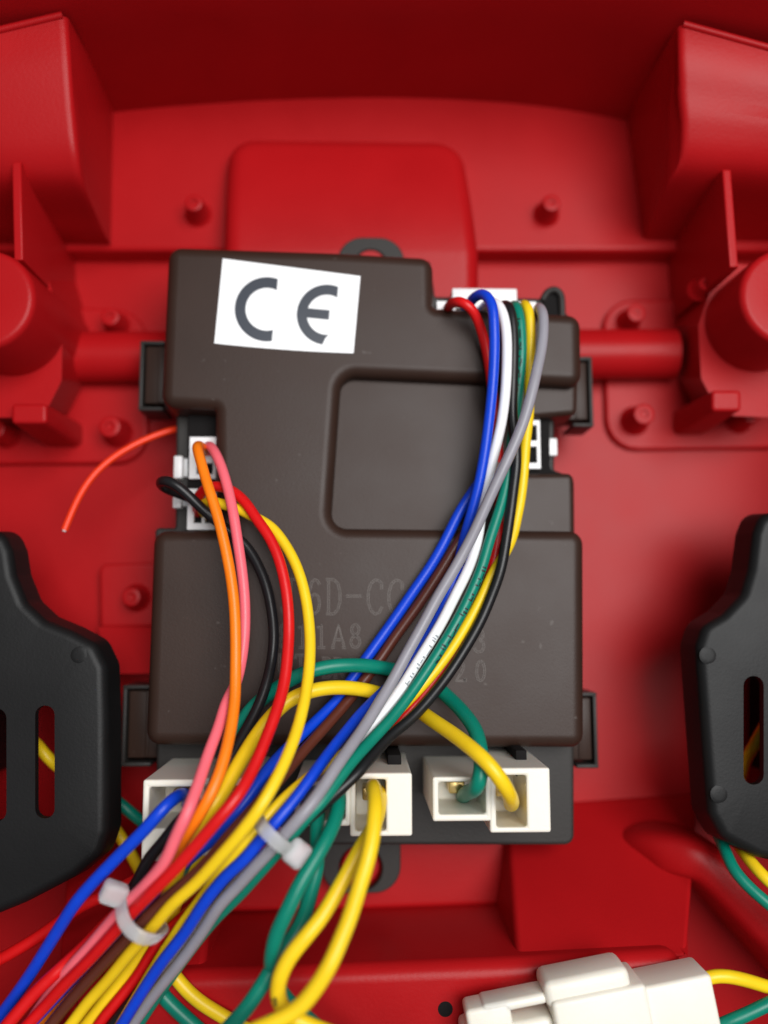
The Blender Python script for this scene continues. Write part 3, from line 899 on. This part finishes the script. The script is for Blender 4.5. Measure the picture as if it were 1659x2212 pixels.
    ('yellow', 1.46, [(1102, 1722, 36), (1104, 1738, 45), (1106, 1732, 52), (1094, 1705, 57), (1070, 1668, 58), (1045, 1640, 57), (990, 1594, 52), (930, 1553, 45), (890, 1525, 39), (850, 1508, 38.5), (812, 1496, 41), (775, 1488, 43), (720, 1485, 44.5), (670, 1493, 45.5), (625, 1512, 46), (585, 1549, 46.5), (550, 1595, 47.5), (515, 1652, 50.5), (487, 1700, 54), (462, 1738, 57), (434, 1775, 59), (405, 1820, 60), (375, 1900, 60), (338, 2008, 57), (298, 2070, 57), (249, 2135, 57), (199, 2200, 57), (160, 2250, 57)],
     'thick yellow wire arching from the connector by the tray corner', None),
    ('yellow', 1.40, [(806, 1712, 36), (805, 1702, 44), (806, 1697, 52), (810, 1720, 58), (811, 1745, 61), (806, 1800, 64), (795, 1854, 66), (779, 1907, 67), (757, 1978, 68), (734, 2036, 69), (711, 2087, 70), (678, 2140, 70), (641, 2182, 70), (595, 2207, 70), (530, 2235, 70)],
     'thick yellow wire hanging from the middle connector, plain and straight', None),
    ('yellow', 1.40, [(812, 1716, 36), (816, 1708, 43), (820, 1712, 50), (820, 1740, 55), (808, 1785, 59), (782, 1827, 61), (758, 1872, 62), (730, 1922, 63), (697, 1978, 64), (660, 2024, 65), (625, 2068, 65), (606, 2105, 65), (599, 2140, 64), (605, 2172, 64), (625, 2195, 64), (660, 2212, 64), (720, 2235, 64)],
     'thick yellow wire with printed marks folding back below the middle connector', None),
    ('green', 1.40, [(700, 1735, 36), (712, 1716, 44), (726, 1706, 50), (733, 1720, 54), (731, 1743, 56), (721, 1780, 58), (700, 1822, 60), (674, 1867, 61), (649, 1908, 61.5), (618, 1973, 61), (599, 2013, 60), (590, 2047, 59), (586, 2080, 57), (592, 2115, 55), (608, 2145, 54), (626, 2168, 54), (665, 2202, 54), (710, 2240, 54)],
     'thick green wire looping from the middle connector over its twin', None),
    ('green', 1.40, [(688, 1735, 36), (688, 1725, 44), (687, 1748, 50), (684, 1800, 54), (686, 1840, 56), (684, 1880, 57), (674, 1917, 57.5), (660, 1971, 58), (641, 2013, 59), (618, 2045, 60.5), (597, 2078, 62), (576, 2112, 62), (556, 2144, 62), (526, 2186, 62), (480, 2235, 62)],
     'thick green wire crossing under its twin towards the ledge', None),
    ('blue', 1.18, [(404, 1736, 36), (404, 1722, 43), (397, 1714, 50), (380, 1722, 55), (354, 1745, 58), (310, 1795, 60), (259, 1846, 61), (167, 1945, 63), (129, 2003, 63), (89, 2067, 63), (50, 2127, 63), (10, 2182, 63), (-30, 2240, 63)],
     'blue wire leaving the pinkish connector towards the black housing', None),
    ('black', 1.10, [(470, 1740, 36), (455, 1735, 46), (430, 1742, 54), (405, 1757, 58), (386, 1774, 60), (358, 1812, 61.5), (320, 1857, 62), (293, 1910, 62.5), (262, 1950, 61), (233, 1993, 58), (208, 2023, 56), (169, 2072, 54), (110, 2150, 52), (40, 2240, 50)],
     'black wire leaving the pinkish connector below the blue one', None),
    ('yellow', 1.36, [(500, 1745, 36), (492, 1752, 46), (478, 1770, 52), (450, 1812, 54), (400, 1900, 53), (355, 2040, 50), (362, 2085, 47), (380, 2112, 46), (422, 2157, 45), (490, 2200, 45), (570, 2245, 45)],
     'thick yellow wire passing under the bundle onto the red ledge', None),
    # stray wires
    ('antenna', 0.80, [(405, 925, 17), (385, 926, 18), (363, 931, 19), (327, 944, 20), (286, 963, 21), (245, 988, 22), (205, 1023, 23), (177, 1062, 24), (158, 1100, 25), (139, 1146, 26)],
     'thin orange-red aerial wire with a cut end over the red floor', None),
    ('red', 1.2, [(330, 1880, 45), (250, 1925, 43), (174, 1958, 41), (99, 2013, 39), (40, 2050, 38), (0, 2072, 37), (-60, 2105, 36)],
     'dull red wire low under the bundle by the black housing', None),
    ('red', 1.2, [(290, 1935, 51), (240, 1985, 51), (189, 2038, 51), (114, 2107, 51), (70, 2150, 51), (30, 2197, 51), (-10, 2245, 51)],
     'red wire between the lone blue wire and the pink one', None),
    ('green', 1.3, [(215, 1710, 16), (240, 1722, 17), (258, 1735, 18), (281, 1754, 18), (304, 1773, 17), (340, 1800, 16), (370, 1840, 14)],
     'green wire passing behind the pinkish connector', None),
    ('yellow', 1.3, [(225, 1760, 16), (245, 1785, 17), (258, 1804, 18), (277, 1835, 18), (296, 1869, 17), (320, 1920, 16), (350, 1980, 14)],
     'yellow wire showing between the black slotted housing and pinkish connector', None),
    ('green', 1.25, [(1545, 1790, 24), (1564, 1831, 31), (1584, 1876, 35), (1614, 1912, 37), (1659, 1952, 39), (1720, 2000, 40)],
     'green wire hanging from the slotted housing over the red ridge', None),
    ('yellow', 1.25, [(1585, 1810, 24), (1609, 1846, 32), (1634, 1876, 36), (1659, 1902, 38), (1720, 1955, 39)],
     'yellow wire hanging from the slotted housing over the red ridge', None),
    ('yellow', 1.30, [(1480, 2135, 44), (1505, 2122, 44), (1523, 2114, 44.5), (1554, 2107, 45), (1599, 2114, 45), (1659, 2132, 44), (1740, 2160, 43)],
     'yellow wire leaving the loose cream connector', 'wires of the loose connector'),
    ('green', 1.30, [(1500, 2245, 44), (1540, 2224, 44), (1569, 2209, 45), (1609, 2193, 45), (1659, 2169, 45), (1740, 2135, 43)],
     'green wire leaving the loose cream connector', 'wires of the loose connector'),
]

S = []
for w, (c_, r, ctrl, lab, grp) in enumerate(WIRES):
    if w <= 15 or w in (20, 21, 22):      # the bundle sinks towards the front of the shell
        ctrl = [(u, v_, z if v_ < 1740 else max(43.0 if z > 56 else 41.5, z - 21.0 * min(1.0, (v_ - 1740) / 450))) for u, v_, z in ctrl]
    if ctrl[-1][1] >= 2224 or not -5 < ctrl[-1][0] < 1665:      # run on beyond the frame
        e1, e0 = np.array(ctrl[-1], float), np.array(ctrl[-2], float)
        dd = (e1 - e0) / np.hypot(*(e1 - e0)[:2])
        ctrl = list(ctrl) + [tuple(e1 + np.array((dd[0] * k, dd[1] * k, 0))) for k in ((140, 280) if ctrl[-1][0] < 1000 else (90, 170))]
    pts = spline(ctrl, None, 24)
    seg = np.hypot(np.diff(pts[:, 0]), np.diff(pts[:, 1])) + np.abs(np.diff(pts[:, 2])) * 6
    s = np.concatenate([[0], np.cumsum(seg)])
    q = np.linspace(0, s[-1], max(6, int(s[-1] / 7.0)))
    a = np.stack([np.interp(q, s, pts[:, k]) for k in range(3)], 1)
    hk = np.hanning(15)[1:-1]
    hk /= hk.sum()
    b = np.stack([np.convolve(np.pad(a[:, k], 6, mode='reflect', reflect_type='odd'), hk, mode='valid') for k in range(3)], 1) if len(a) > 16 else a
    b[:14] = a[:14] + (b[:14] - a[:14]) * np.linspace(0, 1, 14)[:, None] if len(a) > 30 else a[:14]
    S.append(b)
ids = np.concatenate([np.full(len(p), i) for i, p in enumerate(S)])
allp = np.vstack(S)
Z0 = allp[:, 2].copy()
rad = np.array([WIRES[i][1] for i in ids])
wp = np.array([P(*p) for p in allp])
dep = np.array([depth(Vector(p)) for p in wp])
prx = rad * F / dep
ii, jj = [], []
for i in range(len(allp)):
    d2 = np.hypot(allp[i + 1:, 0] - allp[i, 0], allp[i + 1:, 1] - allp[i, 1])
    k = np.where((d2 < (prx[i + 1:] + prx[i])) & (ids[i + 1:] != ids[i]))[0]
    ii += [i] * len(k)
    jj += list(k + i + 1)
ii, jj = np.array(ii), np.array(jj)
dpx = np.hypot(allp[ii, 0] - allp[jj, 0], allp[ii, 1] - allp[jj, 1])
dmm = dpx * (dep[ii] + dep[jj]) / 2 / F
need = np.sqrt(np.maximum(0, (rad[ii] + rad[jj] + 0.03) ** 2 - dmm ** 2))
sgn = np.sign(Z0[ii] - Z0[jj])
key = ids[ii] * 1000 + ids[jj]
for kk in np.unique(key):        # one order for each crossing of two wires
    idx = np.where(key == kk)[0]
    idx = idx[np.argsort(ii[idx], kind='stable')]
    for part_ in np.split(idx, np.where(np.diff(ii[idx]) > 15)[0] + 1):
        tot = (Z0[ii[part_]] - Z0[jj[part_]]).sum()
        unsure = np.abs(Z0[ii[part_]] - Z0[jj[part_]]) < 5.5
        sgn[part_[unsure]] = 1 if tot >= 0 else -1
sgn[sgn == 0] = 1
free = np.ones(len(allp))
start = 0
for p in S:                      # plugged-in ends stay put
    free[start:start + 5] = 0
    start += len(p)
lowest = np.full(len(allp), -99.0)
inbox = (allp[:, 0] > 320) & (allp[:, 0] < 1255) & (allp[:, 1] > 690) & (allp[:, 1] < 1615) & ~((allp[:, 0] < 480) & (allp[:, 1] < 1150)) & (Z0 > 33)
lowest[inbox] = TOP + rad[inbox] + 0.15
overc = (allp[:, 1] > 1655) & (allp[:, 1] < 1860) & (allp[:, 0] > 300) & (allp[:, 0] < 890) & (Z0 > 52.5)
lowest[overc] = ZF + rad[overc] + 0.1
KER = np.hanning(21)[1:-1]
KER /= KER.sum()
Z = Z0.copy()
for it in range(160):
    lack = np.maximum(0, need - sgn * (Z[ii] - Z[jj]))
    push = np.zeros(len(Z))
    cnt = np.zeros(len(Z)) + 1e-9
    hit = lack > 0
    np.add.at(push, ii[hit], (sgn * lack * 0.5)[hit])
    np.add.at(push, jj[hit], (-sgn * lack * 0.5)[hit])
    np.add.at(cnt, ii[hit], 1)
    np.add.at(cnt, jj[hit], 1)
    dz = push / np.maximum(1, cnt) * 0.7 * free
    Z = np.maximum(Z + dz, np.where(free > 0, lowest, -99))
    D = Z - Z0
    start = 0
    for p in S:
        n = len(p)
        d = D[start:start + n]
        e = np.pad(d, 9, mode='edge')
        D[start:start + n] = (np.convolve(e, KER, mode='valid') * 0.6 + d * 0.4) * free[start:start + n]
        start += n
    Z = Z0 + D
wire_path = []
start = 0
for w, (c_, r, ctrl, lab, grp) in enumerate(WIRES):
    n = len(S[w])
    pts = [P(S[w][k, 0], S[w][k, 1], Z[start + k]) for k in range(n)]
    start += n
    pts = [Vector(p) for p in pts]
    wire_path.append(pts)
    o = link('aerial_wire' if c_ == 'antenna' else 'wire', *tube(pts, r, 16), WIRE[c_], None, True, 60)
    tag(o, lab, 'wire', grp)


# printed marks along some wires: short dark strokes on the insulation
def prints(w, ranges, seed):
    rnd = random.Random(seed)
    pts = wire_path[w]
    r = WIRES[w][1]
    fr = frames(pts)
    arc = [0.0]
    for a, b in zip(pts[:-1], pts[1:]):
        arc.append(arc[-1] + (b - a).length)
    m = MB()

    def at(s):
        k = min(max(0, int(np.searchsorted(arc, s)) - 1), len(pts) - 2)
        t = (s - arc[k]) / max(1e-6, arc[k + 1] - arc[k])
        p = pts[k].lerp(pts[k + 1], t)
        tg = (pts[k + 1] - pts[k]).normalized()
        view = (Vector((0, 0, CAM_H)) - p)
        up = Vector((0, 0, 1))
        nrm = (up - tg * up.dot(tg)).normalized()
        return p, tg, nrm, tg.cross(nrm)
    for v0, v1, side in ranges:
        ks = [k for k in range(len(pts)) if v0 <= S[w][k, 1] <= v1]
        if not ks:
            continue
        s, s1 = arc[ks[0]], arc[ks[-1]]
        while s < s1:
            for _ in range(rnd.choice((2, 3, 3))):
                kind = rnd.random()
                ang0 = side + rnd.uniform(-0.35, 0.15)
                ang1 = ang0 + rnd.uniform(0.5, 0.95)
                ln = rnd.uniform(0.28, 0.42) if kind < 0.6 else rnd.uniform(0.8, 1.2)
                if kind >= 0.6:
                    ang1 = ang0 + 0.27
                q = []
                for ss in (s, s + ln):
                    p, tg, nr, bn = at(ss)
                    for an in (ang0, (ang0 + ang1) / 2, ang1):
                        q.append(p + (nr * math.cos(an) + bn * math.sin(an)) * (r * 1.006 + 0.02))
                m.add(q, [(0, 1, 4, 3), (1, 2, 5, 4)])
                s += rnd.uniform(0.5, 0.8)
            s += rnd.uniform(0.5, 1.5)
    parent = [o for o in col.objects if o.get('label') == WIRES[w][3]][0]
    m.build('printed_mark', M_FAINT if WIRES[w][0] == 'white' else M_PRINT, parent, False)['kind'] = 'stuff'


prints(9, [(690, 900, 0.35), (1220, 1420, -0.65)], 3)
prints(7, [(1370, 1480, -0.75)], 5)
prints(17, [(2140, 2180, 0.3)], 7)
prints(15, [(1765, 1790, 0.3)], 9)
prints(0, [(1335, 1342, -0.2)], 11)

# the cut end of the aerial wire shows a pale core
e, e0 = wire_path[23][-1], wire_path[23][-3]
aer = [o for o in col.objects if o.name == 'aerial_wire'][0]
d = (e - e0).normalized()
link('bare_core', *tube([e - d * 0.3, e + d * 0.05, e + d * 0.25], 0.42, 10), M_WHITE_PLUG, aer)


# ------------------------------------------------------------------ cable ties
def ribbon(pts, wdir, w, t, closed=False):
    pts = [Vector(p) for p in pts]
    fr = frames(pts)
    rings = []
    for p, (tg, a, b) in zip(pts, fr):
        wd = (wdir - tg * wdir.dot(tg)).normalized()
        nd = tg.cross(wd)
        rings.append([tuple(p + wd * x * w / 2 + nd * y * t / 2) for x, y in ((-1, -.5), (-.8, -1), (.8, -1), (1, -.5), (1, .5), (.8, 1), (-.8, 1), (-1, .5))])
    return rings_mesh(rings)


def cable_tie(label, loop, head, head_rot, wdir_px, teeth):
    t = thing('cable_tie', label, 'cable tie', 'cable ties round the bundle')
    a, b = P(*wdir_px[0]), P(*wdir_px[1])
    wd = (b - a).normalized()
    path = [P(*q) for q in spline(loop, 5)]
    strap = link('strap', *ribbon(path, wd, 2.4, 0.75), M_TIE, t)
    h = P(*head)
    fm = Matrix.Translation(h) @ Matrix.Rotation(math.radians(head_rot), 4, 'Z') @ Matrix.Rotation(math.radians(18), 4, 'Y')
    v1, f1 = slab((-2.3, -1.95, -1.7), (2.3, 1.95, 1.7), 0.85, fm, 3)
    link('locking_head', v1, f1, M_TIE, t)
    # ribs of the toothed strap
    m = MB()
    k0, k1 = int(len(path) * teeth[0]), int(len(path) * teeth[1])
    fr = frames(path)
    for k in range(k0, k1, 1):
        p, (tg, _, _) = path[k], fr[k]
        w2 = (wd - tg * wd.dot(tg)).normalized()
        nd = tg.cross(w2)
        if nd.z < 0:
            nd = -nd
        c = p + nd * 0.38
        q = [c + w2 * sx * 0.8 + tg * sy * 0.12 + nd * sz for sz in (-0.05, 0.1) for sx, sy in ((-1, -1), (1, -1), (1, 1), (-1, 1))]
        m.add(q, [(4, 5, 6, 7), (0, 1, 5, 4), (1, 2, 6, 5), (2, 3, 7, 6), (3, 0, 4, 7)])
    m.build('strap_teeth', M_TIE, strap, False)['kind'] = 'stuff'
    return t


cable_tie('translucent cable tie round the pink, red, brown and yellow wires', [(262, 1952, 59), (263, 1972, 61.5), (272, 1996, 62.5), (290, 2016, 63), (314, 2028, 62.5), (338, 2028, 60.5), (352, 2016, 56), (345, 2000, 51), (312, 1978, 49), (277, 1955, 50), (262, 1948, 55)],
          (246, 1930, 58.5), -25, ((330, 1985, 60), (380, 1940, 60)), (0.1, 0.5))
cable_tie('translucent cable tie holding the blue, grey and green wires', [(628, 1838, 63.5), (610, 1828, 66), (592, 1813, 67), (575, 1796, 66.5), (563, 1780, 64), (560, 1770, 59), (575, 1778, 55), (600, 1800, 54), (625, 1822, 55), (636, 1835, 60)],
          (641, 1844, 63), 52, ((600, 1800, 65), (630, 1765, 65)), (0.1, 0.42))


# ------------------------------------------------------------------ slotted black housings at both sides
def housing(name_label, outline, slots, dimples, zt, thick, wires, post):
    t = thing('slotted_housing', name_label, 'housing', 'slotted housings beside the box')
    poly = [Vector(p) for p in fillet(px(outline, zt), 4.0, 6)]
    if area2(poly) < 0:
        poly = poly[::-1]
    # face with real slots: fill between outline and slot rims
    bm = bmesh.new()
    ringed = []

    def loop(pts, z):
        vs = [bm.verts.new((p.x, p.y, z)) for p in pts]
        return vs, [bm.edges.new((vs[i - 1], vs[i])) for i in range(len(vs))]
    bev = 2.2
    ov, oe = loop(offset(poly, bev), zt)
    edges = list(oe)
    slot_v = []
    for (u0, u1, v0, v1) in slots:
        sp = fillet(px([(u0, v0), (u1, v0), (u1, v1), (u0, v1)], zt), 2.2, 5)
        if area2(sp) < 0:
            sp = sp[::-1]
        sv, se = loop(sp, zt)
        edges += se
        slot_v.append((sv, sp))
    bmesh.ops.triangle_fill(bm, use_beauty=True, edges=edges)
    n = len(ov)
    prev = ov
    for k in range(1, 6):
        a = math.pi / 2 * k / 5
        ring = [bm.verts.new((p.x, p.y, zt - bev * (1 - math.cos(a)))) for p in offset(poly, bev * (1 - math.sin(a)))]
        for i in range(n):
            bm.faces.new((prev[i - 1], prev[i], ring[i], ring[i - 1]))
        prev = ring
    ring = [bm.verts.new((p.x, p.y, zt - thick)) for p in offset(poly, -0.6)]
    for i in range(n):
        bm.faces.new((prev[i - 1], prev[i], ring[i], ring[i - 1]))
    for sv, sp in slot_v:
        lowr = [bm.verts.new((p.x, p.y, zt - 2.0)) for p in sp]
        for i in range(len(sv)):
            bm.faces.new((sv[i - 1], lowr[i - 1], lowr[i], sv[i]))
    bm.verts.index_update()
    vv = [tuple(x.co) for x in bm.verts]
    ff = [tuple(q.index for q in fc.verts) for fc in bm.faces]
    bm.free()
    link('shell', vv, ff, M_BLACK, t, True, 35)
    for u, v_ in dimples:
        c = P(u, v_, zt)
        link('dimple', *lathe((c.x, c.y, zt - 0.05), [(1.9, 0), (1.5, 0.1), (1.0, 0.16), (0.05, 0.14)], 20), M_BLACK, t)
    for (u0, u1, v0, v1, z0_, z1_) in post:
        link('support', *prism(fillet(px([(u0, v0), (u1, v0), (u1, v1), (u0, v1)], z1_), 2), z0_, z1_, 0.8), M_BLACK, t)
    return t


housing('black slotted housing standing beside the lone blue wire',
        [(-260, 1146), (4, 1146), (22, 1186), (30, 1240), (54, 1300), (94, 1338), (152, 1362), (205, 1390), (229, 1440), (232, 1560), (232, 1800), (216, 1850), (160, 1898), (50, 1955), (-60, 2000), (-260, 2030)],
        [(76, 118, 1524, 1768), (-32, 14, 1530, 1775)], [(170, 1415)], 38, 8.5, None, [(-260, -60, 1420, 1700, 0, 25), (-260, -120, 1180, 1290, 0, 30)])
housing('black slotted housing with two dimples above the red ridge',
        [(1920, 1106), (1648, 1106), (1632, 1150), (1622, 1230), (1606, 1284), (1566, 1326), (1522, 1352), (1508, 1396), (1510, 1440), (1534, 1762), (1562, 1815), (1640, 1856), (1720, 1874), (1920, 1894)],
        [(1606, 1650, 1460, 1695)], [(1530, 1416), (1554, 1716)], 38, 9, None, [(1720, 1900, 1420, 1700, 0, 25), (1760, 1900, 1150, 1260, 0, 30)])
# what shows through the slots
for pts, c_, lab in (([(58, 1590, 21), (78, 1606, 25), (100, 1632, 26), (130, 1660, 24), (160, 1680, 18)], 'yellow', 'short yellow wire inside the housing by the blue wire'),
                     ([(1590, 1720, 18), (1612, 1640, 24), (1628, 1612, 26), (1645, 1580, 26), (1670, 1540, 22)], 'yellow', 'short yellow wire inside the two-dimpled housing')):
    path = [P(*q) for q in spline(pts, 7)]
    tag(link('wire', *tube(path, 1.3, 14), WIRE[c_], None, True, 60), lab, 'wire')

# ------------------------------------------------------------------ loose connector pair on the front ledge
lc = thing('loose_connector', 'loose cream connector pair lying on the red front ledge', 'connector')
ORG = P(1270, 2157, 39)
ang = math.radians(10)
FM = Matrix.Translation(ORG) @ Matrix.Rotation(ang, 4, 'Z')
k_ = 1 / 11.6


def part(name, boxes, bev=0.5):
    m = MB()
    for lo, hi in boxes:
        m.add(*slab(lo, hi, bev, FM, 3))
    return m.build(name, M_NYLON, lc)


part('receptacle', [((-9.0, -16, 0.3), (9.2, 6.0, 12.6))], 0.9)
part('clip_band', [((-9.8, 4.2, 2.0), (6.8, 9.2, 11.6))], 1.5)
part('clip_bar', [((-22.0, 5.0, 3.5), (-9.2, 7.0, 10.4)), ((-25.2, -3.0, 3.5), (-16.6, 6.7, 10.5))], 0.9)
part('plug_nose', [((-26.6, -16, 0.3), (-8.8, 2.5, 10.0))], 1.3)
part('plug_tail', [((9.0, -16, 0.3), (22.5, 4.4, 10.3))], 0.9)
